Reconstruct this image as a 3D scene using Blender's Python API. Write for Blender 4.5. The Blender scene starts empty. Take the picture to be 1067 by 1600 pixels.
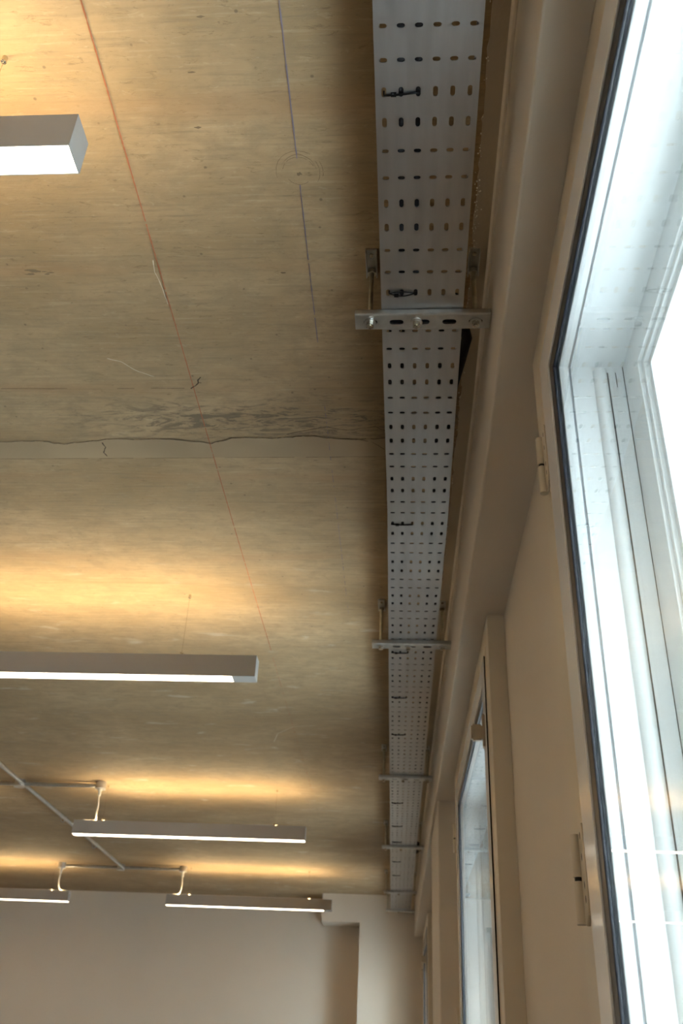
import bpy, bmesh, math, random
from mathutils import Vector, Matrix, noise
random.seed(4)
PI = math.pi
scn = bpy.context.scene
COL = scn.collection
Z0 = 1.55                     # camera height above the floor; heights below are given relative to the camera

# ---------------------------------------------------------------- camera
cam_d = bpy.data.cameras.new('camera')
cam_d.sensor_fit = 'VERTICAL'
cam_d.sensor_height = 36.0
cam_d.lens = 36.0 * 1457.25 / 1600.0
cam_d.clip_start = 0.02
cam_d.clip_end = 200
cam_d.dof.use_dof = True
cam_d.dof.focus_distance = 1.45
cam_d.dof.aperture_fstop = 9.0
cam = bpy.data.objects.new('camera', cam_d)
COL.objects.link(cam)
yaw, pitch, roll = -0.08421742, 0.56438869, 0.05005667
f_ = Vector((math.sin(yaw) * math.cos(pitch), math.cos(yaw) * math.cos(pitch), math.sin(pitch)))
r0 = Vector((math.cos(yaw), -math.sin(yaw), 0))
u0 = r0.cross(f_)
r_ = math.cos(roll) * r0 + math.sin(roll) * u0
u_ = r_.cross(f_)
M = Matrix((r_, u_, -f_)).transposed().to_4x4()
M.translation = Vector((0, 0, Z0))
cam.matrix_world = M
scn.camera = cam

# ---------------------------------------------------------------- world, exposure
w = bpy.data.worlds.new('sky')
scn.world = w
w.use_nodes = True
nt = w.node_tree
bg = nt.nodes['Background']
tc = nt.nodes.new('ShaderNodeTexCoord')
sep = nt.nodes.new('ShaderNodeSeparateXYZ')
ramp = nt.nodes.new('ShaderNodeValToRGB')
ramp.color_ramp.elements[0].position = 0.35
ramp.color_ramp.elements[0].color = (0.62, 0.72, 0.80, 1)
ramp.color_ramp.elements[1].position = 0.75
ramp.color_ramp.elements[1].color = (0.78, 0.92, 1.0, 1)
mp = nt.nodes.new('ShaderNodeMapRange')
mp.inputs['From Min'].default_value = -1
nt.links.new(tc.outputs['Generated'], sep.inputs[0])
nt.links.new(sep.outputs['Z'], mp.inputs['Value'])
nt.links.new(mp.outputs[0], ramp.inputs[0])
nt.links.new(ramp.outputs[0], bg.inputs['Color'])
bg.inputs['Strength'].default_value = 15.0

scn.view_settings.view_transform = 'Standard'
scn.view_settings.look = 'None'
scn.view_settings.gamma = 1
scn.view_settings.exposure = 0.3
scn.view_settings.use_curve_mapping = False
UP_STRENGTH = 37.0      # uplight strip of a fixture
DOWN_STRENGTH = 7.0     # its lower diffuser

# ---------------------------------------------------------------- materials
def new_mat(name):
    m = bpy.data.materials.new(name)
    m.use_nodes = True
    return m, m.node_tree, m.node_tree.nodes['Principled BSDF']

def paint(name, col, rough=0.6, bump=0.05, scale=60, var=0.04, spec=0.3):
    m, t, b = new_mat(name)
    n = t.nodes.new('ShaderNodeTexNoise'); n.inputs['Scale'].default_value = scale; n.inputs['Detail'].default_value = 4
    n2 = t.nodes.new('ShaderNodeTexNoise'); n2.inputs['Scale'].default_value = 3.0
    g = t.nodes.new('ShaderNodeTexCoord')
    t.links.new(g.outputs['Object'], n.inputs['Vector']); t.links.new(g.outputs['Object'], n2.inputs['Vector'])
    r = t.nodes.new('ShaderNodeValToRGB')
    r.color_ramp.elements[0].position = 0.3; r.color_ramp.elements[1].position = 0.7
    r.color_ramp.elements[0].color = tuple(c * (1 - var) for c in col) + (1,)
    r.color_ramp.elements[1].color = tuple(min(1, c * (1 + var)) for c in col) + (1,)
    t.links.new(n2.outputs['Fac'], r.inputs[0]); t.links.new(r.outputs[0], b.inputs['Base Color'])
    bp = t.nodes.new('ShaderNodeBump'); bp.inputs['Strength'].default_value = bump; bp.inputs['Distance'].default_value = 0.002
    t.links.new(n.outputs['Fac'], bp.inputs['Height']); t.links.new(bp.outputs[0], b.inputs['Normal'])
    b.inputs['Roughness'].default_value = rough
    b.inputs['Specular IOR Level'].default_value = spec
    return m

def metal(name, col, rough=0.4, var=0.12, scale=(40, 40, 40), bump=0.0, metallic=1.0):
    m, t, b = new_mat(name)
    g = t.nodes.new('ShaderNodeTexCoord')
    mp_ = t.nodes.new('ShaderNodeMapping'); mp_.inputs['Scale'].default_value = scale
    n = t.nodes.new('ShaderNodeTexNoise'); n.inputs['Scale'].default_value = 1.0; n.inputs['Detail'].default_value = 5
    t.links.new(g.outputs['Object'], mp_.inputs[0]); t.links.new(mp_.outputs[0], n.inputs['Vector'])
    r = t.nodes.new('ShaderNodeValToRGB')
    r.color_ramp.elements[0].position = 0.3; r.color_ramp.elements[1].position = 0.7
    r.color_ramp.elements[0].color = tuple(c * (1 - var) for c in col) + (1,)
    r.color_ramp.elements[1].color = tuple(min(1, c * (1 + var)) for c in col) + (1,)
    t.links.new(n.outputs['Fac'], r.inputs[0]); t.links.new(r.outputs[0], b.inputs['Base Color'])
    rr = t.nodes.new('ShaderNodeMapRange'); rr.inputs['To Min'].default_value = rough * 0.8; rr.inputs['To Max'].default_value = rough * 1.25
    t.links.new(n.outputs['Fac'], rr.inputs[0]); t.links.new(rr.outputs[0], b.inputs['Roughness'])
    b.inputs['Metallic'].default_value = metallic
    if bump:
        bp = t.nodes.new('ShaderNodeBump'); bp.inputs['Strength'].default_value = bump; bp.inputs['Distance'].default_value = 0.001
        t.links.new(n.outputs['Fac'], bp.inputs['Height']); t.links.new(bp.outputs[0], b.inputs['Normal'])
    return m

def emitter(name, col, strength):
    m, t, b = new_mat(name)
    b.inputs['Base Color'].default_value = (0.9, 0.9, 0.9, 1)
    b.inputs['Emission Color'].default_value = col + (1,)
    b.inputs['Emission Strength'].default_value = strength
    return m

def glass(name):
    m, t, b = new_mat(name)
    t.nodes.remove(b)
    out = t.nodes['Material Output']
    tr = t.nodes.new('ShaderNodeBsdfTransparent'); tr.inputs[0].default_value = (0.97, 0.985, 0.98, 1)
    gl = t.nodes.new('ShaderNodeBsdfGlossy'); gl.inputs['Roughness'].default_value = 0.0
    fr = t.nodes.new('ShaderNodeFresnel')
    ge = t.nodes.new('ShaderNodeNewGeometry'); mr = t.nodes.new('ShaderNodeMapRange')     # same reflectance from either side of the pane
    mr.inputs['To Min'].default_value = 1.5; mr.inputs['To Max'].default_value = 1 / 1.5
    t.links.new(ge.outputs['Backfacing'], mr.inputs[0]); t.links.new(mr.outputs[0], fr.inputs[0])
    mx = t.nodes.new('ShaderNodeMixShader')
    t.links.new(fr.outputs[0], mx.inputs[0]); t.links.new(tr.outputs[0], mx.inputs[1]); t.links.new(gl.outputs[0], mx.inputs[2])
    t.links.new(mx.outputs[0], out.inputs[0])
    return m

def concrete():
    m, t, b = new_mat('board_marked_concrete')
    N = t.nodes.new; Lk = t.links.new
    geo = N('ShaderNodeNewGeometry')
    sp = N('ShaderNodeSeparateXYZ'); Lk(geo.outputs['Position'], sp.inputs[0])
    def noise_(scale, detail=5, rough=0.55, dist=0.0, off=0.0):
        mp_ = N('ShaderNodeMapping'); mp_.inputs['Scale'].default_value = scale; mp_.inputs['Location'].default_value = (off, off * .7, 0)
        Lk(geo.outputs['Position'], mp_.inputs[0])
        n = N('ShaderNodeTexNoise'); n.inputs['Scale'].default_value = 1; n.inputs['Detail'].default_value = detail
        n.inputs['Roughness'].default_value = rough; n.inputs['Distortion'].default_value = dist
        Lk(mp_.outputs[0], n.inputs['Vector'])
        return n.outputs['Fac']
    def rng(v, a, b_, c=0.0, d=1.0):
        r = N('ShaderNodeMapRange'); r.inputs['From Min'].default_value = a; r.inputs['From Max'].default_value = b_
        r.inputs['To Min'].default_value = c; r.inputs['To Max'].default_value = d
        Lk(v, r.inputs[0]); return r.outputs[0]
    def math_(op, a, b_=None):
        n = N('ShaderNodeMath'); n.operation = op
        for i, v in enumerate((a, b_)):
            if v is None: continue
            if isinstance(v, (int, float)): n.inputs[i].default_value = v
            else: Lk(v, n.inputs[i])
        return n.outputs[0]
    def mix(fac, a, b_):
        n = N('ShaderNodeMix'); n.data_type = 'RGBA'
        if isinstance(fac, (int, float)): n.inputs[0].default_value = fac
        else: Lk(fac, n.inputs[0])
        for s, v in ((n.inputs[6], a), (n.inputs[7], b_)):
            if isinstance(v, tuple): s.default_value = v + (1,)
            else: Lk(v, s)
        return n.outputs[2]
    def band(y0, y1, soft):       # 1 between y0 and y1
        a = rng(sp.outputs['Y'], y0 - soft, y0 + soft); c = rng(sp.outputs['Y'], y1 - soft, y1 + soft, 1, 0)
        return math_('MULTIPLY', a, c)
    big = noise_((1.6, 3.2, 1), 4, 0.6, 0.6)
    mott = noise_((13, 20, 1), 7, 0.7, 0.5, 3.1)
    streak = noise_((7, 130, 1), 4, 0.6, 0.2, 7.7)
    fine = noise_((60, 240, 1), 3, 0.6, 0.0, 1.3)
    c = mix(rng(big, 0.3, 0.7), (0.325, 0.222, 0.118), (0.475, 0.345, 0.205))
    c = mix(rng(mott, 0.44, 0.62, 0, 0.5), c, (0.29, 0.215, 0.13))
    c = mix(rng(streak, 0.53, 0.74, 0, 0.62), c, (0.24, 0.185, 0.12))
    c = mix(rng(streak, 0.42, 0.2, 0, 0.35), c, (0.68, 0.57, 0.40))
    c = mix(rng(fine, 0.6, 0.8, 0, 0.3), c, (0.2, 0.15, 0.1))
    flk = noise_((40, 120, 1), 5, 0.7, 0.8, 9.2)
    c = mix(rng(flk, 0.60, 0.72, 0, 0.28), c, (0.66, 0.55, 0.38))
    flk2 = noise_((30, 110, 1), 6, 0.75, 1.0, 21.0)
    c = mix(rng(flk2, 0.57, 0.68, 0, 0.62), c, (0.19, 0.135, 0.075))
    # rusty brown staining along a few board joints
    for y0, s in ((0.93, .03), (1.285, .018), (1.655, .022), (2.02, .02), (2.45, .03)):
        k = math_('MULTIPLY', band(y0 - s * .3, y0 + s * .3, s), rng(noise_((2.2, 9, 1), 3, .6, .3, y0 * 9), .42, .6, 0, .75))
        c = mix(k, c, (0.40, 0.235, 0.12))
    # eroded, laitance-crusted zone before the made-good strip
    er = math_('MULTIPLY', band(1.70, 1.85, .05), rng(noise_((9, 34, 1), 8, .75, 1.6, 4.4), .50, .56, 0, 1))
    erx = math_('MULTIPLY', er, rng(sp.outputs['X'], -0.95, -0.55, 0.1, 1))
    c = mix(math_('MULTIPLY', erx, 0.78), c, (0.13, 0.105, 0.075))
    # pale floated patches
    pale = math_('MULTIPLY', rng(noise_((5, 16, 1), 3, .6, .5, 12.0), .62, .72, 0, .45), rng(sp.outputs['Y'], 2.0, 3.2))
    c = mix(pale, c, (0.62, 0.56, 0.46))
    # darker board joints further down the room
    for y0 in (1.655, 2.14, 2.62, 3.1, 3.58, 4.06, 4.54, 5.02, 5.5, 5.98, 6.46, 6.94, 7.42):
        k = math_('MULTIPLY', band(y0 - .001, y0 + .001, .004), rng(noise_((3, 3, 1), 3, .6, 0, y0 * 5), .42, .6, 0, .6))
        c = mix(k, c, (0.12, 0.085, 0.05))
    # dots / blow holes
    vo = N('ShaderNodeTexVoronoi'); vo.inputs['Scale'].default_value = 26
    Lk(geo.outputs['Position'], vo.inputs['Vector'])
    dot = math_('MULTIPLY', rng(vo.outputs['Distance'], .05, .10, 1, 0), rng(mott, .5, .56))
    c = mix(math_('MULTIPLY', dot, .6), c, (0.1, 0.075, 0.05))
    Lk(c, b.inputs['Base Color'])
    b.inputs['Roughness'].default_value = 0.62
    b.inputs['Specular IOR Level'].default_value = 0.3
    h = math_('ADD', math_('MULTIPLY', streak, .6), math_('MULTIPLY', mott, .6))
    h = math_('ADD', h, math_('MULTIPLY', fine, .25))
    h = math_('SUBTRACT', h, math_('MULTIPLY', erx, .6))
    bp = N('ShaderNodeBump'); bp.inputs['Strength'].default_value = 0.35; bp.inputs['Distance'].default_value = 0.004
    Lk(h, bp.inputs['Height']); Lk(bp.outputs[0], b.inputs['Normal'])
    return m

MAT = {
    'concrete': concrete(),
    'patch': paint('made_good_mortar', (0.375, 0.28, 0.175), .7, .4, 70, .2),
    'disc': paint('filler', (0.50, 0.41, 0.285), .7, .2, 90, .12),
    'crack': paint('crack_shadow_dirt', (0.07, 0.05, 0.035), .9),
    'stain': paint('brown_scuff', (0.20, 0.145, 0.09), .9, .2, 200, .2),
    'pale': paint('pale_scratch', (0.72, 0.65, 0.52), .8),
    'red': paint('red_chalk', (0.40, 0.16, 0.085), .9, .1, 300, .25),
    'blue': paint('blue_chalk', (0.21, 0.18, 0.23), .9, .1, 300, .25),
    'wall': paint('matt_wall_paint', (0.72, 0.64, 0.55), .55, .06, 120, .02),
    'plaster': paint('plaster_skim', (0.50, 0.42, 0.33), .75, .4, 130, .12),
    'blob': paint('plaster_crumbs', (0.72, 0.68, 0.60), .9, .3, 200, .1),
    'floor': paint('grey_floor', (0.24, 0.215, 0.19), .6, .05, 30, .08),
    'frame': paint('cream_frame_paint', (0.68, 0.595, 0.48), .35, .02, 200, .015, .5),
    'sash': paint('pale_sash', (0.93, 0.93, 0.97), .15, .01, 200, .01, .5),  # set paler and bluer than the frame around it
    'white': paint('white_gloss_joinery', (0.88, 0.90, 0.90), .3, .05, 25, .02, .5),
    'gasket': paint('black_rubber', (0.012, 0.014, 0.022), .3, .02, 100, .1, .5),
    'slot': paint('dark_recess', (0.02, 0.016, 0.012), .9),
    'gapgrey': paint('gap_shade_grey', (0.36, 0.39, 0.42), .6),  # shade tone of the gap behind the sash
    'galv': metal('galvanised_sheet', (0.50, 0.495, 0.50), .36, .07, (60, 6, 60), .08),
    'zinc': metal('zinc_plated_steel', (0.56, 0.56, 0.55), .34, .10, (50, 50, 50), .05),
    'bolt': metal('bolt_steel', (0.62, 0.58, 0.50), .25, .2, (200, 200, 200), .1),
    'rod': metal('rod_zinc', (0.58, 0.55, 0.45), .3, .12, (90, 90, 90), .05),
    'silver': metal('fixture_aluminium_paint', (0.42, 0.40, 0.38), .5, .02, (30, 30, 30), 0, .35),
    'conduit': metal('galvanised_conduit', (0.60, 0.60, 0.60), .4, .10, (50, 50, 50), .05),
    'cord': paint('white_plastic', (0.80, 0.76, 0.68), .4),
    'black': paint('black_insulation', (0.012, 0.012, 0.016), .6, .2, 80, .2),
    'tie': paint('black_nylon', (0.01, 0.01, 0.012), .3),
    'handle': metal('handle_lacquer', (0.50, 0.42, 0.32), .3, .05, (60, 60, 60), 0, .4),
    'up': emitter('warm_uplight', (1.0, 0.76, 0.42), UP_STRENGTH),
    'down': emitter('lower_diffuser_light', (1.0, 0.86, 0.66), DOWN_STRENGTH),
    'glass': glass('window_glass'),
}

# ---------------------------------------------------------------- mesh helpers
class MB:
    def __init__(s): s.v = []; s.f = []; s.smooth = []
    def add(s, verts, faces, smooth=False):
        o = len(s.v); s.v += [tuple(p) for p in verts]
        for f in faces: s.f.append(tuple(i + o for i in f)); s.smooth.append(smooth)
    def box(s, x0, x1, y0, y1, z0, z1):
        v = [(x, y, z) for x in (x0, x1) for y in (y0, y1) for z in (z0, z1)]
        s.add(v, [(0, 1, 3, 2), (4, 6, 7, 5), (0, 4, 5, 1), (2, 3, 7, 6), (0, 2, 6, 4), (1, 5, 7, 3)])
    def bevbox(s, x0, x1, y0, y1, z0, z1, c):
        bm = bmesh.new()
        bmesh.ops.create_cube(bm, size=1)
        bmesh.ops.scale(bm, vec=(x1 - x0, y1 - y0, z1 - z0), verts=bm.verts)
        bmesh.ops.translate(bm, vec=((x0 + x1) / 2, (y0 + y1) / 2, (z0 + z1) / 2), verts=bm.verts)
        bmesh.ops.bevel(bm, geom=list(bm.edges), offset=c, segments=2, affect='EDGES')
        s.from_bm(bm)
    def from_bm(s, bm):
        bm.verts.index_update()
        s.add([v.co[:] for v in bm.verts], [[v.index for v in f.verts] for f in bm.faces]); bm.free()
    def cyl(s, p0, p1, r0, r1=None, n=16, caps=True):
        s.tube([p0, p1], [r0, r0 if r1 is None else r1], n, caps)
    def tube(s, pts, r, n=10, caps=True):
        pts = [Vector(p) for p in pts]
        if not isinstance(r, (list, tuple)): r = [r] * len(pts)
        vs = []; up = None
        for i, p in enumerate(pts):
            d = (pts[min(i + 1, len(pts) - 1)] - pts[max(i - 1, 0)]).normalized()
            if up is None:
                a = Vector((0, 0, 1)) if abs(d.z) < .9 else Vector((1, 0, 0)); up = d.cross(a).normalized()
            else: up = (up - d * up.dot(d)).normalized()
            s2 = d.cross(up)
            vs += [p + (up * math.cos(2 * PI * k / n) + s2 * math.sin(2 * PI * k / n)) * r[i] for k in range(n)]
        fs = [(i * n + k, i * n + (k + 1) % n, (i + 1) * n + (k + 1) % n, (i + 1) * n + k) for i in range(len(pts) - 1) for k in range(n)]
        s.add(vs, fs, True)
        if caps:
            m = len(pts) - 1
            s.add(vs[:n], [tuple(range(n))[::-1]]); s.add(vs[m * n:], [tuple(range(n))])
    def ring(s, x0, x1, y0, y1, z0, z1, t, th):
        """rectangular frame in the y-z plane, member width t (jambs) and th (head, sill), thickness x0..x1, mitred corners"""
        o = [(y0, z0), (y1, z0), (y1, z1), (y0, z1)]; i = [(y0 + t, z0 + th), (y1 - t, z0 + th), (y1 - t, z1 - th), (y0 + t, z1 - th)]
        v = [(x, a, b) for x in (x0, x1) for a, b in o + i]
        fs = []
        for k in range(4):
            n = (k + 1) % 4
            fs += [(k, n, 4 + n, 4 + k), (8 + k, 12 + k, 12 + n, 8 + n), (k, 8 + k, 8 + n, n), (4 + k, 4 + n, 12 + n, 12 + k)]
        s.add(v, fs)
    def build(s, name, mat, parent=None, loc=None, ripe=True, bend=None, bevel=0.0):
        me = bpy.data.meshes.new(name)
        vs = s.v if bend is None else [bend(p) for p in s.v]
        me.from_pydata(vs, [], s.f)
        bm = bmesh.new(); bm.from_mesh(me)
        bmesh.ops.remove_doubles(bm, verts=bm.verts, dist=1e-6) if False else None
        bmesh.ops.recalc_face_normals(bm, faces=bm.faces)
        bm.to_mesh(me); bm.free()
        for p, sm in zip(me.polygons, s.smooth): p.use_smooth = sm
        me.materials.append(MAT[mat])
        o = bpy.data.objects.new(name, me); COL.objects.link(o)
        if parent is not None: o.parent = parent
        if loc is not None: o.location = loc
        if bevel:
            b = o.modifiers.new('bevel', 'BEVEL'); b.width = bevel; b.segments = 2; b.limit_method = 'ANGLE'
        return o

def empty(name, loc, rz=0, label=None, cat=None, group=None, kind=None, parent=None):
    o = bpy.data.objects.new(name, None); COL.objects.link(o)
    o.empty_display_size = 0.05
    o.location = loc; o.rotation_euler = (0, 0, rz)
    if parent: o.parent = parent
    tag(o, label, cat, group, kind); return o

def tag(o, label=None, cat=None, group=None, kind=None):
    for k, v in (('label', label), ('category', cat), ('group', group), ('kind', kind)):
        if v: o[k] = v
    return o

def copy_tree(o, parent=None):
    c = o.copy(); COL.objects.link(c)
    if parent is not None: c.parent = parent
    for ch in list(o.children): copy_tree(ch, c)
    return c

def bw(y): return -0.0145 * max(0.0, y - 1.7)      # the facade turns slightly beyond the second pier
def bt(y): return -0.0115 * max(0.0, y - 2.0)      # the tray run follows it
RW = math.atan(0.0145)
bendw = lambda p: (p[0] + bw(p[1]), p[1], p[2])
bendt = lambda p: (p[0] + bt(p[1]), p[1], p[2])

ZC = 1.39 + Z0            # concrete soffit of the slab
ZS = 1.098 + Z0           # underside of the beam over the windows
XL = -6.6; YB = -3.2; YF = 8.035

# ================================================================ SETTING
mb = MB(); mb.box(XL - .2, 1.0, YB - .2, YF + .3, ZC, ZC + .22)
ceiling = tag(mb.build('ceiling', 'concrete'), 'bare board-marked concrete ceiling with chalk lines', None, None, 'structure')
mb = MB(); mb.box(XL - .2, 1.0, YB - .2, YF + .3, -.1, 0)
tag(mb.build('floor', 'floor'), None, None, None, 'structure')
mb = MB(); mb.box(XL - .2, XL, YB - .2, YF + .3, 0, ZC)
tag(mb.build('wall_left', 'wall'), None, None, None, 'structure')
mb = MB(); mb.box(XL, .6, YB - .2, YB, 0, ZC)
tag(mb.build('wall_back', 'wall'), None, None, None, 'structure')
mb = MB(); mb.box(XL, .6, YF, YF + .3, 0, ZC)
wf = tag(mb.build('wall_far', 'wall'), 'plain painted far wall', None, None, 'structure')
mb = MB()
# proud pier of the far wall with a short nib reaching left under the ceiling
o = [(-.357, 0), (.6, 0), (.6, ZC), (-.655, ZC), (-.655, 1.188 + Z0), (-.357, 1.188 + Z0)]
n = len(o)
v = [(x, 7.79, z) for x, z in o] + [(x, YF + .001, z) for x, z in o]
mb.add(v, [tuple(range(n)), tuple(range(2 * n - 1, n - 1, -1))] + [(i, (i + 1) % n, n + (i + 1) % n, n + i) for i in range(n)])
mb.build('pier', 'wall', wf)

# right wall: openings (far edge of casement, near edge)
WIN = [(-2.9, -4.0 + 2.6), (-.176, 1.248), (2.226, 3.65), (4.72, 5.70), (6.66, 7.64)]
WIN[0] = (-2.6, -1.18)
SILL = -.62 + Z0
def bx(mb, x0, x1, y0, y1, z0, z1):
    cuts = [y0] + [c for c in (1.7,) if y0 < c < y1] + [y1]
    m = len(cuts); V = [(x, y, z) for y in cuts for x, z in ((x0, z0), (x1, z0), (x1, z1), (x0, z1))]
    mb.add(V, [(0, 1, 2, 3), tuple(4 * (m - 1) + k for k in (3, 2, 1, 0))] + [(4 * i + k, 4 * i + (k + 1) % 4, 4 * i + 4 + (k + 1) % 4, 4 * i + 4 + k) for i in range(m - 1) for k in range(4)])
mb = MB(); prev = YB
for i, (a, b) in enumerate(WIN):
    bx(mb, .26, .62, prev, a + .15, 0, ZS)
    bx(mb, .26, .62, a + .15, b - .15, 0, SILL + .13)
    bx(mb, .26, .62, a + .15, b - .15, ZS - .14, ZS)
    prev = b - .15
bx(mb, .26, .62, prev, YF, 0, ZS)
wr = tag(mb.build('wall_right', 'wall', bend=bendw), 'painted window wall', None, None, 'structure')
# beam over the windows
mb = MB(); bx(mb, .1545, .7, YB, YF, ZS, ZC)
tag(mb.build('trim_1', 'wall', bend=bendw, bevel=.004), 'boxed beam running above the windows', None, None, 'structure')
mb = MB(); bx(mb, .149, .1545, YB, YF, 1.345 + Z0, ZC)
tag(mb.build('trim_2', 'wall', bend=bendw, bevel=.0015), 'thin bead along the top of the beam', None, None, 'structure')
# pier that stands forward between the second and third window
mb = MB(); mb.box(.1645, .30, 4.003, 4.70, 0, ZS)
tag(mb.build('pilaster', 'wall', wr, bend=bendw, bevel=.004), 'full-height pier standing forward of the wall', None, None, None)
# skim strip between concrete and beam, ragged edge
mb = MB(); ys = []; y = YB
while y < YF: ys.append(y); y += random.uniform(.006, .03) if -.2 < y < 3.5 else .12
edge = [.1195 + random.uniform(-.0022, .0022) + .002 * noise.noise(Vector((y * 9, 0, 0))) + bw(y) for y in ys]
for i in range(len(ys) - 1):
    a, b = ys[i], ys[i + 1]; xa, xb = .152 + bw(a), .152 + bw(b)
    z1, z2 = ZC - .004, ZC
    mb.add([(edge[i], a, z1), (edge[i + 1], b, z1), (xb, b, z1), (xa, a, z1), (edge[i], a, z2), (edge[i + 1], b, z2)],
           [(0, 1, 2, 3), (0, 4, 5, 1)])
mb.build('plaster_margin', 'plaster', ceiling)
mb = MB()
for k in range(170):
    y = .45 + 3.6 * random.random() ** 1.6
    if random.random() < .35: y = random.gauss(1.22, .10)
    x = .1195 + bw(y) + random.gauss(0, .002) + (abs(random.gauss(0, .004)) if abs(y - 1.22) < .15 else 0)
    r = random.uniform(.0006, .0018); z = ZC - .004
    mb.add([(x + r * math.cos(t) * random.uniform(.6, 1.3), y + r * 1.4 * math.sin(t), z) for t in (0, 1.2, 2.4, 3.6, 4.9)] + [(x, y, z - r * 1.3)],
           [(0, 1, 5), (1, 2, 5), (2, 3, 5), (3, 4, 5), (4, 0, 5)])
tag(mb.build('plaster_crumb', 'blob', ceiling), None, None, None, 'stuff')

# made-good strip across the ceiling, jagged near edge
mb = MB(); pts = [(-6.0, 1.86)]; x = -5.9
key = [(-1.041, 1.860), (-.938, 1.855), (-.877, 1.871), (-.807, 1.860), (-.754, 1.850), (-.621, 1.845), (-.495, 1.866), (-.426, 1.842), (-.314, 1.845), (-.249, 1.835), (-.171, 1.850), (-.06, 1.845), (.11, 1.848)]
while x < -1.1: pts.append((x, 1.86 + .008 * noise.noise(Vector((x * 5, 3, 0))))); x += .05
for (xa, ya), (xb, yb) in zip(key[:-1], key[1:]):
    for k in range(5):
        t = k / 5; pts.append((xa + (xb - xa) * t, ya + (yb - ya) * t + random.uniform(-.0034, .0034)))
pts.append(key[-1])
far_y = lambda x: 1.9215 - .0115 * (x + .09)
z1 = ZC - .0018
for (xa, ya), (xb, yb) in zip(pts[:-1], pts[1:]):
    mb.add([(xa, ya, z1), (xb, yb, z1), (xb, far_y(xb), z1), (xa, far_y(xa), z1), (xa, ya, ZC), (xb, yb, ZC), (xa, far_y(xa), ZC), (xb, far_y(xb), ZC)],
           [(0, 1, 2, 3), (0, 4, 5, 1), (3, 2, 7, 6)])
mb.build('mortar_strip', 'patch', ceiling)

def ribbon(name, pts, wd, mat, z=.0009, sub=4, jit=0.0, gap=0.0, label=None, taper=False):
    """thin raised line on the slab"""
    mb = MB(); P = []
    for (xa, ya), (xb, yb) in zip(pts[:-1], pts[1:]):
        for k in range(sub):
            t = k / sub; P.append((xa + (xb - xa) * t + random.uniform(-jit, jit), ya + (yb - ya) * t + random.uniform(-jit, jit)))
    P.append(pts[-1]); zz = ZC - z
    for i in range(len(P) - 1):
        if random.random() < gap: continue
        a, b = Vector(P[i]), Vector(P[i + 1]); d = (b - a); nrm = Vector((-d.y, d.x)).normalized()
        wa = wd * random.uniform(.6, 1.15) / 2
        mb.add([(*(a + nrm * wa), zz), (*(b + nrm * wa), zz), (*(b - nrm * wa), zz), (*(a - nrm * wa), zz)], [(0, 1, 2, 3)])
    o = mb.build(name, mat, ceiling)
    if label: o['label'] = label
    return o
yy = [-1 + .18 * k for k in range(51)]
ribbon('chalk_line', [(-.4975 + .0015 * math.sin(y * 2.1), y) for y in yy if y < 3.2], .0027, 'red', .0022, 30, .0002, .04, 'red chalk line')
ribbon('chalk_line', [(-.4995, y) for y in [3.2 + .06 * k for k in range(30)]], .0016, 'red', .0006, 4, .0002, .45, 'faint red chalk line')
ribbon('chalk_line', [(-.1955 - .0008 * y, y) for y in yy if y < 1.0] + [(-.1963, 1.035)], .0024, 'blue', .0022, 6, .0002, .04, 'blue chalk line')
ribbon('chalk_line', [(-.1955 - .0008 * y, y) for y in [1.09, 1.15, 1.2, 1.25, 1.3, 1.35, 1.4, 1.45, 1.5]] , .0022, 'blue', .0022, 6, .0002, .06, 'blue chalk line')
ribbon('chalk_line', [(-.1975, y) for y in [1.72 + .1 * k for k in range(12)]], .0013, 'blue', .0022, 12, .0002, .45, 'faint blue chalk line')
for c in ([(-.774, 1.861), (-.771, 1.882), (-.782, 1.904), (-.777, 1.921)], [(-.505, 1.652), (-.493, 1.643), (-.484, 1.632), (-.482, 1.622), (-.474, 1.612)]):
    ribbon('crack', c, .0032, 'crack', .0024, 3, .001)
ribbon('crack', [(x, y - .001) for x, y in pts if -.64 < x], .0026, 'crack', .0023, 2, .0009, .12)
ribbon('crack', [(x, y - .001) for x, y in pts if -1.6 < x < -.64], .0016, 'crack', .0023, 2, .0009, .35)
ribbon('crack', [(x, far_y(x) + .001) for x in [-2.6 + .06 * k for k in range(45)]], .0016, 'crack', .0021, 2, .0004, .12)
ribbon('crack', [(x, 1.652 + .0006 * math.sin(x * 9)) for x in [-2.2 + .08 * k for k in range(22)]], .0012, 'crack', .0008, 2, .0004, .35)
ribbon('crack', [(-.30, 1.83), (-.2, 1.80), (-.15, 1.815), (-.08, 1.80), (-.04, 1.83)], .0018, 'crack', .0008, 4, .002, .1)
ribbon('crack', [(-.13, 1.845), (-.09, 1.86), (-.06, 1.89)], .0016, 'crack', .0024, 4, .001, .1)
for c in ([(-.504, 1.253), (-.508, 1.294), (-.502, 1.341), (-.501, 1.383)], [(-.685, 1.545), (-.646, 1.56), (-.623, 1.588), (-.584, 1.611)], [(-.62, 4.2), (-.58, 4.05), (-.50, 3.95), (-.40, 3.93)]):
    ribbon('scratch', c, .0016, 'pale', .0007, 4, .0006, .1)
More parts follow.
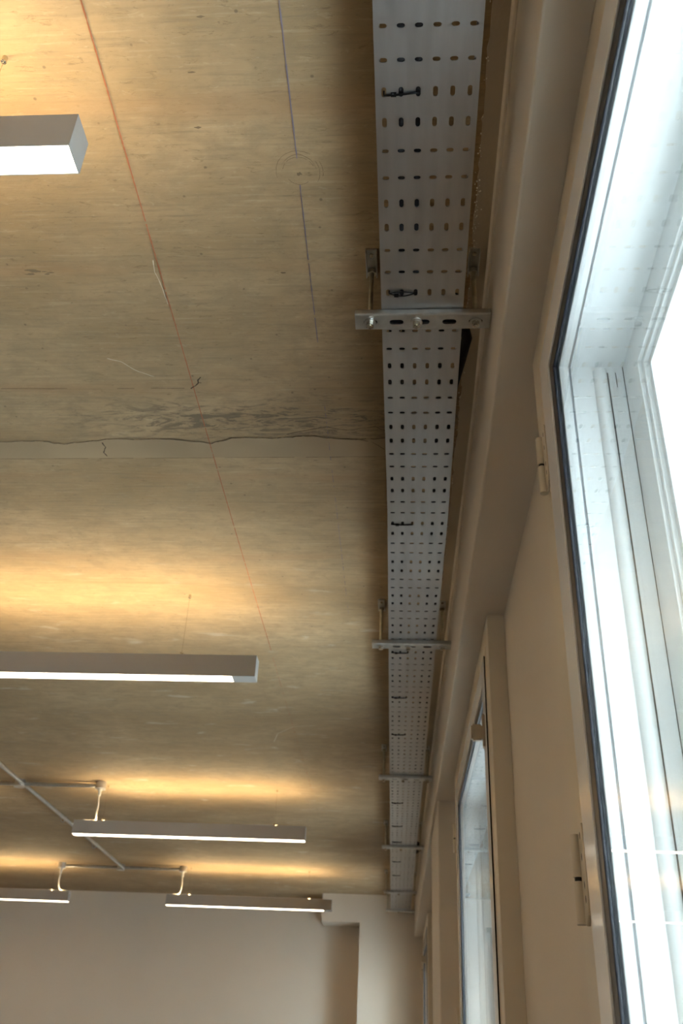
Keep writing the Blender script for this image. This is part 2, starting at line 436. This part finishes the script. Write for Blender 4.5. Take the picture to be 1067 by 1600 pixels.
# patched anchor hole with scored rings
mb = MB(); cx_, cy_ = -.1955, 1.064
ring_ = [(cx_ + (.031 + .002 * noise.noise(Vector((a, 1, 0)) * 2)) * math.cos(a), cy_ + (.036 + .003 * noise.noise(Vector((a, 5, 0)) * 2)) * math.sin(a)) for a in [2 * PI * k / 40 for k in range(40)]]
mb.add([(x, y, ZC - .0010) for x, y in ring_] + [(x, y, ZC) for x, y in ring_], [tuple(range(40))] + [(i, (i + 1) % 40, 40 + (i + 1) % 40, 40 + i) for i in range(40)])
mb.build('filled_patch', 'concrete', ceiling)
for r, a0, a1 in ((.029, -2.9, -.4), (.041, 2.9, 5.3), (.037, -.6, .55), (.043, -.5, .2), (.024, .9, 2.6)):
    ribbon('scored_ring', [(cx_ + r * math.cos(a0 + (a1 - a0) * k / 9), cy_ + r * 1.08 * math.sin(a0 + (a1 - a0) * k / 9)) for k in range(10)], .0010, 'stain', .0014, 2, .0003, .05)
mb = MB(); mb.add([(cx_ + random.uniform(.003, .008) * math.cos(a), cy_ + .003 + random.uniform(.002, .006) * math.sin(a), ZC - .0018) for a in [2 * PI * k / 11 for k in range(11)]], [tuple(range(11))])
mb.build('anchor_hole', 'stain', ceiling)
for x, y in ((-.83, 1.27), (-.32, .78), (-.352, .87), (-.36, .97), (-.25, 1.30)):
    mb = MB(); mb.add([(x + random.uniform(.004, .009) * math.cos(a), y + random.uniform(.001, .003) * math.sin(a), ZC - .0006) for a in [2 * PI * k / 9 for k in range(9)]], [tuple(range(9))])
    mb.build('blow_hole', 'stain', ceiling)

for k in range(14):
    x, y, rx = -.745 + random.uniform(-.03, .03), 1.290 + random.uniform(-.006, .006), random.uniform(.004, .012)
    mb = MB(); mb.add([(x + rx * random.uniform(.6, 1.2) * math.cos(a), y + rx * .22 * random.uniform(.5, 1.2) * math.sin(a), ZC - .0006 - k * .00002) for a in [2 * PI * q / 9 for q in range(9)]], [tuple(range(9))])
    mb.build('scuff', 'stain', ceiling)

# ================================================================ WINDOWS
def hinge(parent, x, y, z):
    """lift-off hinge, local to the window: knuckles on the jamb edge, leaf screwed to the frame"""
    mb = MB()
    mb.cyl((x, y, z + .002), (x, y, z + .052), .0064, n=18)
    mb.cyl((x, y, z - .051), (x, y, z - .003), .0064, n=18)
    h = mb.build('hinge', 'frame', parent)
    mb = MB(); mb.cyl((x, y, z - .003), (x, y, z + .002), .0046, n=14); mb.build('hinge_pin', 'slot', h)
    # leaf with a tapered lower end
    mb = MB(); o = [(y - .004, z + .060), (y - .028, z + .060), (y - .0325, z + .054), (y - .0325, z - .028), (y - .026, z - .044), (y - .010, z - .054), (y - .004, z - .05)]
    n = len(o); xa, xb = -.0045, -.0003
    mb.add([(xa, a, b) for a, b in o] + [(xb, a, b) for a, b in o], [tuple(range(n)), tuple(range(2 * n - 1, n - 1, -1))] + [(i, (i + 1) % n, n + (i + 1) % n, n + i) for i in range(n)])
    mb.build('hinge_leaf', 'frame', h, bevel=.0008)
    for k, zz in enumerate((.047, .022, -.010, -.026)):
        mb = MB(); yy_ = y - (.019 if k < 2 else .021)
        m = 12; mb.add([(-.0047, yy_ + .0022 * math.cos(2 * PI * i / m), z + zz + .0045 * math.sin(2 * PI * i / m)) for i in range(m)], [tuple(range(m))])
        mb.build('screw_slot', 'slot', h)
    return h

def window(n, ya, yb, label, detail=True):
    W = yb - ya; H = ZS - SILL
    rz = RW if ya > 1.7 else 0
    win = empty('window_%d' % n, (.215 + bw(yb), yb, SILL), rz, label, None, None, 'structure')
    # fixed casement frame (two stepped members)
    mb = MB(); mb.ring(0, .0455, -W, 0, 0, H, .084, .076)
    mb.ring(-.0014, .03, -W + .068, -.068, .060, H - .060, .013, .013)
    fr = mb.build('casement_frame', 'frame', win, bevel=.0012)
    # near-black strip standing in for the shaded gap on the handle side
    mb = MB(); mb.box(-.0043, .02, -W + .0865, -W + .0892, .08, H - .08)
    mb.build('gap_shade_strip', 'slot', fr)
    # opening sash
    mb = MB(); mb.ring(-.0045, .020, -W + .089, -.0865, .0785, H - .0785, .0685, .060)
    sa = mb.build('casement_sash', 'sash', win, bevel=.0015)
    mb = MB(); mb.ring(-.0020, .0025, -W + .1565, -.154, .1375, H - .1375, .0275, .0260)
    mb.build('gasket', 'gasket', sa, bevel=.0015)
    mb = MB(); mb.box(.0028, .0060, -W + .160, -.158, .140, H - .140)
    mb.build('glass_pane', 'glass', sa)
    # white glazing bead at the back of the sash
    mb = MB(); mb.ring(.0065, .0205, -W + .170, -.1675, .151, H - .1515, .0148, .0138)
    mb.build('glazing_bead', 'white', sa, bevel=.002)
    for z in (.905, .295, -.315):
        hinge(fr, -.0075, -.046, z + Z0 - SILL - .055)
    # handle on the near stile
    mb = MB(); zc = .832 + Z0 - SILL; yh = -W + .132
    mb.bevbox(-.0105, -.0045, yh - .012, yh + .012, zc - .048, zc + .040, .002)
    hd = mb.build('handle', 'handle', sa)
    mb = MB(); mb.bevbox(-.040, -.0105, yh - .011, yh + .010, zc - .030, zc + .012, .004)
    mb.build('handle_grip', 'handle', sa)
    # lining of the old box window behind
    mb = MB()
    mb.ring(.0235, .150, -W + .150, -.150, .118, H - .132, .033, .034)
    li = mb.build('box_lining', 'white', win)
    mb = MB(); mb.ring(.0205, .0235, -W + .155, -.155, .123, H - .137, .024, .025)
    mb.build('shadow_gap', 'gapgrey', li)  # grey ring painting in the shaded joint between sash and lining
    for yj, sgn in ((-.183, -1), (-W + .183, 1)):
        mb = MB(); mb.tube([(.064, yj + sgn * -.001, .16), (.064, yj + sgn * -.001, H - .175)], .0098, 16)
        mb.build('parting_bead', 'white', li)
        mb = MB(); mb.box(.0748, .0764, yj - .0012, yj + .0012, .16, H - .178)
        mb.build('groove', 'slot', li)
        mb = MB(); mb.box(.0980, .0988, yj - .0008, yj + .0008, .16, H - .167)
        mb.build('groove', 'slot', li)
        if sgn < 0:
            mb = MB(); mb.box(.087, .0876, yj - .0012, yj + .0012, H - .205, H - .178); mb.build('groove', 'slot', li)
    # outer sash with stepped moulding and pane
    mb = MB()
    mb.ring(.0988, .135, -W + .176, -.176, .150, H - .159, .078, .060)
    mb.ring(.104, .130, -W + .245, -.245, .205, H - .212, .018, .016)
    mb.ring(.110, .128, -W + .258, -.258, .216, H - .224, .016, .014)
    os_ = mb.build('outer_sash', 'white', win, bevel=.0012)
    mb = MB(); mb.box(.117, .121, -W + .265, -.265, .22, H - .23)
    mb.build('glass_pane', 'glass', os_)
    return win
labels = ['white window behind the camera', 'nearest tall window with cream casement and white sash behind', 'second tall window along the wall', 'third window, mostly hidden behind the forward pier', 'fourth window, beside the far wall']
for i, (a, b) in enumerate(WIN):
    window(i + 1, a, b, labels[i])

# ================================================================ CABLE TRAY
TX0, TX1, TZ = -.0503, .0997, 1.261 + Z0
def slot_outline(cx, cy, lx, ly, n=5):
    """stadium outline, counter-clockwise"""
    P = []
    if lx >= ly:
        r = ly / 2; h = lx / 2 - r; cs = ((h, 0, -PI / 2), (-h, 0, PI / 2))
    else:
        r = lx / 2; h = ly / 2 - r; cs = ((0, h, 0), (0, -h, PI))
    for dx, dy, a0 in cs:
        for k in range(n): a = a0 + PI * k / (n - 1); P.append((cx + dx + r * math.cos(a), cy + dy + r * math.sin(a)))
    return P
def slotted_cell(mb, P, cx, cy, x0, x1, y0, y1, za, zb_):
    """rectangular plate cell with one hole P (ccw) in it"""
    m = len(P); C = [(x1, y0), (x1, y1), (x0, y1), (x0, y0)]
    ang = lambda p: math.atan2(p[1] - cy, p[0] - cx) % (2 * PI)
    Q = []
    for x, y in P:
        dx, dy = x - cx, y - cy
        t = min(((x1 - cx) / dx) if dx > 1e-9 else ((x0 - cx) / dx) if dx < -1e-9 else 9e9, ((y1 - cy) / dy) if dy > 1e-9 else ((y0 - cy) / dy) if dy < -1e-9 else 9e9)
        Q.append((cx + dx * t, cy + dy * t))
    F = []
    for i in range(m):
        j = (i + 1) % m; a1 = ang(P[i]); span = (ang(P[j]) - a1) % (2 * PI)
        mid = sorted(((ang(c) - a1) % (2 * PI), k) for k, c in enumerate(C) if 1e-6 < (ang(c) - a1) % (2 * PI) < span - 1e-6)
        F.append(tuple([i, m + i] + [2 * m + k for _, k in mid] + [m + j, j]))
    for zz in (za, zb_):
        mb.add([(x, y, zz) for x, y in P] + [(x, y, zz) for x, y in Q] + [(x, y, zz) for x, y in C], F)
    mb.add([(x, y, za) for x, y in P] + [(x, y, zb_) for x, y in P], [(i, (i + 1) % m, m + (i + 1) % m, m + i) for i in range(m)])
COLX = [-.0385 + .02526 * k for k in range(6)]
ROW = lambda k: .7295 + .0503 * k
def tray_section(k0, k1, label):
    mb = MB(); th = .0012
    xe = [TX0] + [(COLX[i] + COLX[i + 1]) / 2 for i in range(5)] + [TX1]
    for k in range(k0, k1):
        yc = ROW(k); ya, yb = yc - .02515, yc + .02515
        for c in range(6):
            lx, ly = (.0118, .0068) if k % 4 in (0, 1) else (.0072, .0168)
            slotted_cell(mb, slot_outline(COLX[c], yc, lx, ly), COLX[c], yc, xe[c], xe[c + 1], ya, yb, TZ, TZ + th)
    yc0, yc1 = ROW(k0) - .02515, ROW(k1 - 1) + .02515
    root = tag(mb.build('cable_tray', 'galv', bend=bendt), label, 'cable tray')
    for name, xs, s in (('side_flange', TX0, 1), ('side_flange', TX1, -1)):
        mb = MB(); ys_ = [yc0] + [c for c in (2.0,) if yc0 < c < yc1] + [yc1]
        for a, b in zip(ys_[:-1], ys_[1:]):
            mb.box(min(xs, xs - s * .0012), max(xs, xs - s * .0012), a, b, TZ, TZ + .026)
            mb.box(min(xs - s * .0012, xs + s * .007), max(xs - s * .0012, xs + s * .007), a, b, TZ + .0248, TZ + .026)
        mb.build(name, 'galv', root, bend=bendt)
    return root
tray_section(-26, 36, 'near length of perforated galvanised cable tray above the window side')
tray_section(36, 84, 'middle length of perforated galvanised cable tray, beyond the second strut')
tray_section(84, 139, 'far length of perforated galvanised cable tray reaching the far wall')

# pipes and cables on the tray
def pipe(pts, r, label, cat='pipe', n=14, name='insulated_pipe'):
    mb = MB(); mb.tube([bendt(p) for p in pts], r, n); return tag(mb.build(name, 'black'), label, cat)
zt = TZ + .0012
def run(x0, y0, y1, z, wob, ph, step=.15):
    P = []; y = y0
    while y < y1: P.append((x0 + wob * math.sin(y * 1.7 + ph), y, z)); y += step
    return P + [(x0, y1, z)]
pipe(run(-.0145, -.55, 1.26, zt + .012, .001, 0), .0118, 'black insulated pipe over the second slot column, near length')
pipe(run(.0125, -.55, 1.20, zt + .012, .001, 1), .0118, 'black insulated pipe over the third slot column, near length')
pipe([(-.0145, 1.27, zt + .012), (-.030, 1.36, zt + .0125)] + run(-.0365, 1.45, 7.65, zt + .012, .001, 2), .0112, 'black insulated pipe along the room side of the tray')
pipe([(.0125, 1.21, zt + .012), (.002, 1.30, zt + .0125), (-.009, 1.40, zt + .0125)] + run(-.0115, 1.5, 7.65, zt + .012, .0015, 4), .0108, 'black insulated pipe down the middle of the tray')
pipe([(.086, 1.26, zt + .012), (.088, 1.30, zt + .024), (.102, 1.335, zt + .039), (.115, 1.39, zt + .032), (.108, 1.46, zt + .041), (.094, 1.55, zt + .038), (.0865, 1.63, zt + .022)] + run(.0862, 1.72, 7.65, zt + .0125, .0012, 1), .0105, 'black insulated pipe that loops over the wall edge of the tray')
pipe([(.062, 1.34, zt + .0115), (.061, 1.5, zt + .0115), (.062, 1.7, zt + .0115)] + run(.062, 1.9, 7.65, zt + .0115, .0015, 3), .0095, 'thin black pipe beside the looping one')
pipe([(.080, 5.60, zt + .038), (.096, 5.64, zt + .040), (.117, 5.68, zt + .036), (.117, 5.76, zt + .026), (.112, 5.84, zt + .036), (.094, 5.90, zt + .040), (.080, 5.95, zt + .038)], .0115, 'short black pipe bulging past the tray edge just beyond the fourth strut')

# cable ties
def tie(y, dy, x0, x1, both, label):
    mb = MB(); z = TZ - .0016
    for s in ((1, -1) if both else (0,)):
        P = [(x0, y, TZ + .006)] + [(x0 + (x1 - x0) * t, y + s * dy * math.sin(PI * t) + (0 if both else dy * (t - .5)), z - .0012 * math.sin(PI * t)) for t in [k / 8 for k in range(9)]] + [(x1, y, TZ + .006)]
        mb.tube([bendt(p) for p in P], .0011 if both else .0017, 6)
    o = tag(mb.build('cable_tie', 'tie'), label, 'cable tie', 'cable ties round the pipes')
    mb = MB(); c = bendt((x0 + .28 * (x1 - x0), y + (0 if not both else dy * .7), z)); mb.box(c[0] - .004, c[0] + .004, c[1] - .0025, c[1] + .0025, c[2] - .0035, c[2] + .001)
    mb.build('tie_head', 'tie', o)
tie(ROW(2) + .002, -.004, -.0385, .0125, False, 'straight black cable tie on the third slot row from the top of the photo')
tie(ROW(10) + .0005, .0052, -.0365, .0105, True, 'eye-shaped black cable tie just above the nearest strut')
for k, lb in ((26, 'first small black cable tie between the nearest and the second strut'), (42, 'black cable tie first after the second strut'), (50, 'black cable tie second after the second strut'),
              (58, 'black cable tie just before the third strut'), (70, 'black cable tie just after the third strut'), (78, 'black cable tie midway between third and fourth strut'), (87, 'black cable tie last before the fourth strut'),
              (94, 'black cable tie just after the fourth strut'), (104, 'black cable tie midway between fourth and fifth strut'), (112, 'black cable tie last before the fifth strut')):
    tie(ROW(k) + .004, .001, -.0415, .0115, False, lb)

# ================================================================ STRUT HANGERS
def strut(y, xc, label, ln=.253, zb=1.246):
    """slotted channel under the tray, hung from the slab by two rods"""
    root = empty('strut_hanger', (xc, y, zb + Z0), 0, label, 'bracket', 'strut brackets under the tray')
    # channel: slotted bottom web, two sides, rolled lips; opening upward
    mb = MB(); hw = .0205; T = .0025; x0, x1 = -ln / 2, ln / 2
    sl = [-.0975 + .05 * k + .0003 for k in range(5)]; sl = [s + 0.0 for s in (-.0975, -.0485, .0005, .0505, .0995)]
    edges = [x0] + [(a + b) / 2 for a, b in zip(sl[:-1], sl[1:])] + [x1]
    for i, s in enumerate(sl):
        slotted_cell(mb, slot_outline(s, 0, .0265, .0125, 6), s, 0, edges[i], edges[i + 1], -hw + .003, hw - .003, 0, T)
    for s in (-1, 1):     # rounded edge, side wall, lip
        prof = [(hw - .003, 0), (hw - .0009, .0009), (hw, .003), (hw, .0118), (hw - .0012, .0143), (hw - .0045, .0148), (hw - .0075, .0143), (hw - .0078, .010),
                (hw - .0058, .010), (hw - .0052, .0125), (hw - .0025, .0125), (hw - T, .0105), (hw - T, T), (hw - .003, T)]
        m = len(prof)
        V = [(x, s * a, b) for x in (x0, x1) for a, b in prof]
        mb.add(V, [(i, (i + 1) % m, m + (i + 1) % m, m + i) for i in range(m)] + [tuple(range(m)), tuple(range(2 * m - 1, m - 1, -1))])
    mb.build('channel', 'zinc', root)
    mb = MB(); mb.box(x0 + .002, x1 - .002, -hw + .009, hw - .009, .0108, .0146); mb.build('slot_shade_sheet', 'gasket', root)  # black sheet added behind the slots so they read as shaded
    hz = ZC - Z0 - zb
    for bxp in (-.0983, -.0110, .0992):
        # washer and hexagon head
        mb = MB(); mb.cyl((bxp, 0, -.0026), (bxp, 0, .0), .0112, n=28)
        wv = mb.build('washer', 'zinc', root, bevel=.0004)
        mb = MB(); mb.cyl((bxp, 0, -.0105), (bxp, 0, -.0026), .0076, .0076, n=6)
        mb.cyl((bxp, 0, -.0125), (bxp, 0, -.0105), .0042, n=14)
        bo = mb.build('bolt', 'bolt', root, bevel=.0009)
        for p in bo.data.polygons: p.use_smooth = False
    for bxp in (-.0983, .0992):
        mb = MB(); mb.cyl((bxp, 0, 0), (bxp, .0, hz - .006), .0048, n=14)
        # rolled thread hint: fine collars near both ends
        for q in range(16): mb.cyl((bxp, 0, hz - .008 - q * .0018), (bxp, 0, hz - .0071 - q * .0018), .0053, n=12)
        rd = mb.build('threaded_rod', 'rod', root)
        mb = MB(); mb.cyl((bxp, 0, hz - .016), (bxp, 0, hz - .007), .0088, n=6)
        mb.build('nut', 'rod', rd)
        # ceiling bracket plate with anchor screw
        mb = MB(); mb.box(bxp - .011, bxp + .011, -.052, .012, hz - .005, hz - .0002)
        mb.box(bxp - .011, bxp - .009, -.052, .012, hz - .014, hz - .005); mb.box(bxp + .009, bxp + .011, -.052, .012, hz - .014, hz - .005)
        br = mb.build('ceiling_bracket', 'zinc', root, bevel=.0006)
        mb = MB(); mb.cyl((bxp, -.040, hz - .008), (bxp, -.040, hz - .005), .0045, n=6); mb.build('anchor_screw', 'bolt', br)
    return root
strut(1.2934, .0252, 'nearest slotted strut hanger, bolts large in view below the tray', .2529)
strut(2.766, .0136, 'second strut hanger along the tray, behind the nearest one', .2535)
strut(4.212, -.0052, 'third strut hanger along the tray, with a cable tie close behind', .240)
strut(5.556, -.0197, 'fourth strut hanger along the tray, just before a dark pipe bulge', .238)
strut(6.896, -.0399, 'fifth strut hanger, next to last before the far wall', .226)
strut(7.617, -.0451, 'last strut hanger, under the tray end at the far wall', .214)

# ================================================================ PENDANT LIGHTS
def fixture(xr, y0, label, ln=1.22, gap_r=.002, gap_l=.002, xw=(.165, .145), zb=1.130):
    """linear up-and-down light: profile, lower diffuser, upper strip, two suspension wires; origin at right end, near bottom edge"""
    root = empty('pendant_light', (xr, y0, zb + Z0), 0, label, 'light', 'linear pendant lights')
    wd, ht, t = .050, .070, .0016
    mb = MB()
    # hollow profile: sides, ends, recessed divider
    mb.box(-ln, 0, 0, t, 0, ht); mb.box(-ln, 0, wd - t, wd, 0, ht)
    mb.box(-t, 0, t, wd - t, 0, ht); mb.box(-ln, -ln + t, t, wd - t, 0, ht)
    mb.box(-ln + t, -t, t, wd - t, .012, ht - .012)
    if gap_r > .01: mb.box(-gap_r, -t, t, wd - t, 0, .012)
    if gap_l > .01: mb.box(-ln + t, -ln + gap_l, t, wd - t, 0, .012)
    mb.build('housing', 'silver', root)
    mb = MB(); mb.box(-ln + max(gap_l, t), -max(gap_r, t), t, wd - t, .0006, .010)
    mb.build('lower_diffuser', 'down', root)
    mb = MB(); mb.box(-ln + .05, -.05, .010, wd - .010, ht - .012, ht - .004)
    mb.build('upper_diffuser', 'up', root)
    for xx in (-xw[0], -ln + xw[1]):
        hz = ZC - Z0 - zb
        mb = MB(); mb.cyl((xx, wd / 2, ht), (xx, wd / 2, hz), .0007, n=6)
        wi = mb.build('suspension_wire', 'bolt', root)
        mb = MB(); mb.cyl((xx, wd / 2, ht - .004), (xx, wd / 2, ht + .016), .0056, n=10); mb.cyl((xx - .001, wd / 2, ht + .010), (xx + .020, wd / 2 - .004, ht + .004), .0034, n=8)
        mb.build('wire_gripper', 'bolt', wi)
        mb = MB(); mb.cyl((xx, wd / 2, hz - .012), (xx, wd / 2, hz), .0045, n=10)
        mb.build('ceiling_stud', 'bolt', wi)
    return root
fixture(-.4815, .811, 'nearest pendant light, upper left corner, large white lower face', zb=1.130)
fixture(-.468, 2.675, 'second pendant light from the camera, long bar at mid height with blank right end', gap_r=.073, zb=1.098, xw=(.245, .145))
fixture(-.520, 4.920, 'third pendant light, whole bar in view beside the conduit', ln=1.225)
fixture(-.517, 6.955, 'farthest pendant light in front of the pale far wall, blank right end', ln=1.178, gap_r=.058, xw=(.172, .150))
fixture(-2.402, 6.955, 'pendant light cut off by the left edge, before the far wall', ln=1.22, gap_r=.002, xw=(.145, .145))
fixture(-2.402, 4.920, 'pendant light in the second file, out of frame left of the third one')  # unseen fixtures from here on, included because they light the room
fixture(-2.402, 2.752, 'pendant light in the second file, out of frame left of the second one')
fixture(-2.402, .811, 'pendant light in the second file, out of frame left of the nearest one')
fixture(-.4815, -1.25, 'pendant light behind the camera near the windows')
fixture(-2.402, -1.25, 'pendant light behind the camera in the second file')
for k, y in enumerate((-1.25, .811, 2.752, 4.92, 6.955)):  # third file, unseen as well, added for the light it gives
    fixture(-4.30, y, ('pendant light in the third file behind the camera', 'pendant light in the third file level with the nearest', 'pendant light in the third file level with the second', 'pendant light in the third file level with the third', 'pendant light in the third file beside the far wall')[k])

# ================================================================ CONDUIT
zc_ = ZC - .020
mb = MB(); mb.cyl((-2.075, YB + .05, zc_), (-2.037, 6.975, zc_), .010, n=14)
main = tag(mb.build('conduit', 'conduit'), 'long grey conduit running diagonally across the ceiling at lower left', 'conduit', 'ceiling conduits')
for y in (1.0, 3.6, 5.632, 6.305):
    x = -2.065
    mb = MB(); mb.box(x - .020, x + .020, y - .006, y + .006, ZC - .008, ZC - .0006); mb.tube([(x - .0125, y, ZC - .008), (x - .0118, y, ZC - .024), (x - .006, y, ZC - .0325), (x + .006, y, ZC - .0325), (x + .0118, y, ZC - .024), (x + .0125, y, ZC - .008)], .003, 6)
    mb.build('saddle_clip', 'conduit', main)
def branch(xa, xb, y, label):
    mb = MB(); mb.cyl((xa, y, zc_), (xb, y, zc_), .010, n=14)
    return tag(mb.build('conduit', 'conduit'), label, 'conduit', 'ceiling conduits')
branch(-2.10, -1.64, 4.885, 'short cross conduit from the tee to the box over the third light').name
branch(-2.52, -2.10, 4.885, 'cross conduit leaving the frame at the left edge')
branch(-2.475, -2.085, 6.962, 'cross conduit near the far wall, left half')
branch(-2.03, -1.615, 6.962, 'cross conduit near the far wall, right half')
def jbox(x, y, label, r=.027):
    mb = MB(); mb.cyl((x, y, ZC - .034), (x, y, ZC), r, n=24)
    o = tag(mb.build('junction_box', 'conduit', bevel=.003), label, 'junction box', 'round conduit boxes')
    mb = MB(); mb.cyl((x, y, ZC - .037), (x, y, ZC - .034), r * 1.06, n=24)
    mb.cyl((x + r * .6, y, ZC - .0385), (x + r * .6, y, ZC - .037), .003, n=8); mb.cyl((x - r * .6, y, ZC - .0385), (x - r * .6, y, ZC - .037), .003, n=8)
    mb.build('box_lid', 'conduit', o); return o
jbox(-2.0655, 4.885, 'round conduit box where the long conduit crosses, left edge of photo')
jbox(-1.622, 4.885, 'round conduit box with white flex down to the third light')
jbox(-2.055, 6.962, 'round conduit box at the end of the long conduit')
jbox(-2.492, 6.962, 'round conduit box feeding the light cut off at the left edge')
jbox(-1.598, 6.962, 'round conduit box feeding the farthest light')
def flex(x, y, xt, yt, label):
    zt_ = 1.2005 + Z0; za = ZC - .037; s = 1 if xt > x else -1
    mb = MB()
    P = [(x, y, za - .030), (x, y, za - .05), (x - s * .002, y + .005, za - .085), (x + s * .002, y + .012, zt_ + .030), (x + s * .014, yt, zt_ + .010), (x + s * .035, yt, zt_ + .004), (xt, yt, zt_ + .0045)]
    Q = []
    for i in range(len(P) - 1):
        p0, p1, p2, p3 = (Vector(P[max(0, min(len(P) - 1, i + d))]) for d in (-1, 0, 1, 2))
        for k in range(5):
            t = k / 5; Q.append(.5 * ((2 * p1) + (-p0 + p2) * t + (2 * p0 - 5 * p1 + 4 * p2 - p3) * t * t + (-p0 + 3 * p1 - 3 * p2 + p3) * t ** 3))
    Q.append(Vector(P[-1]))
    mb.tube(Q, .0038, 10)
    o = tag(mb.build('flex_cable', 'cord'), label, 'cable', 'white supply flexes')
    mb = MB(); mb.cyl((x, y, za - .008), (x, y, za), .0115, n=12); mb.cyl((x, y, za - .034), (x, y, za - .008), .0085, .0070, n=12)
    mb.build('cable_gland', 'cord', o)
flex(-1.622, 4.885, -1.706, 4.945, 'white flex curving from its box to the left end of the third light')
flex(-1.598, 6.962, -1.655, 6.98, 'white flex dropping to the left end of the farthest light')
flex(-2.492, 6.962, -2.435, 6.98, 'white flex dropping to the light cut off at the left edge')
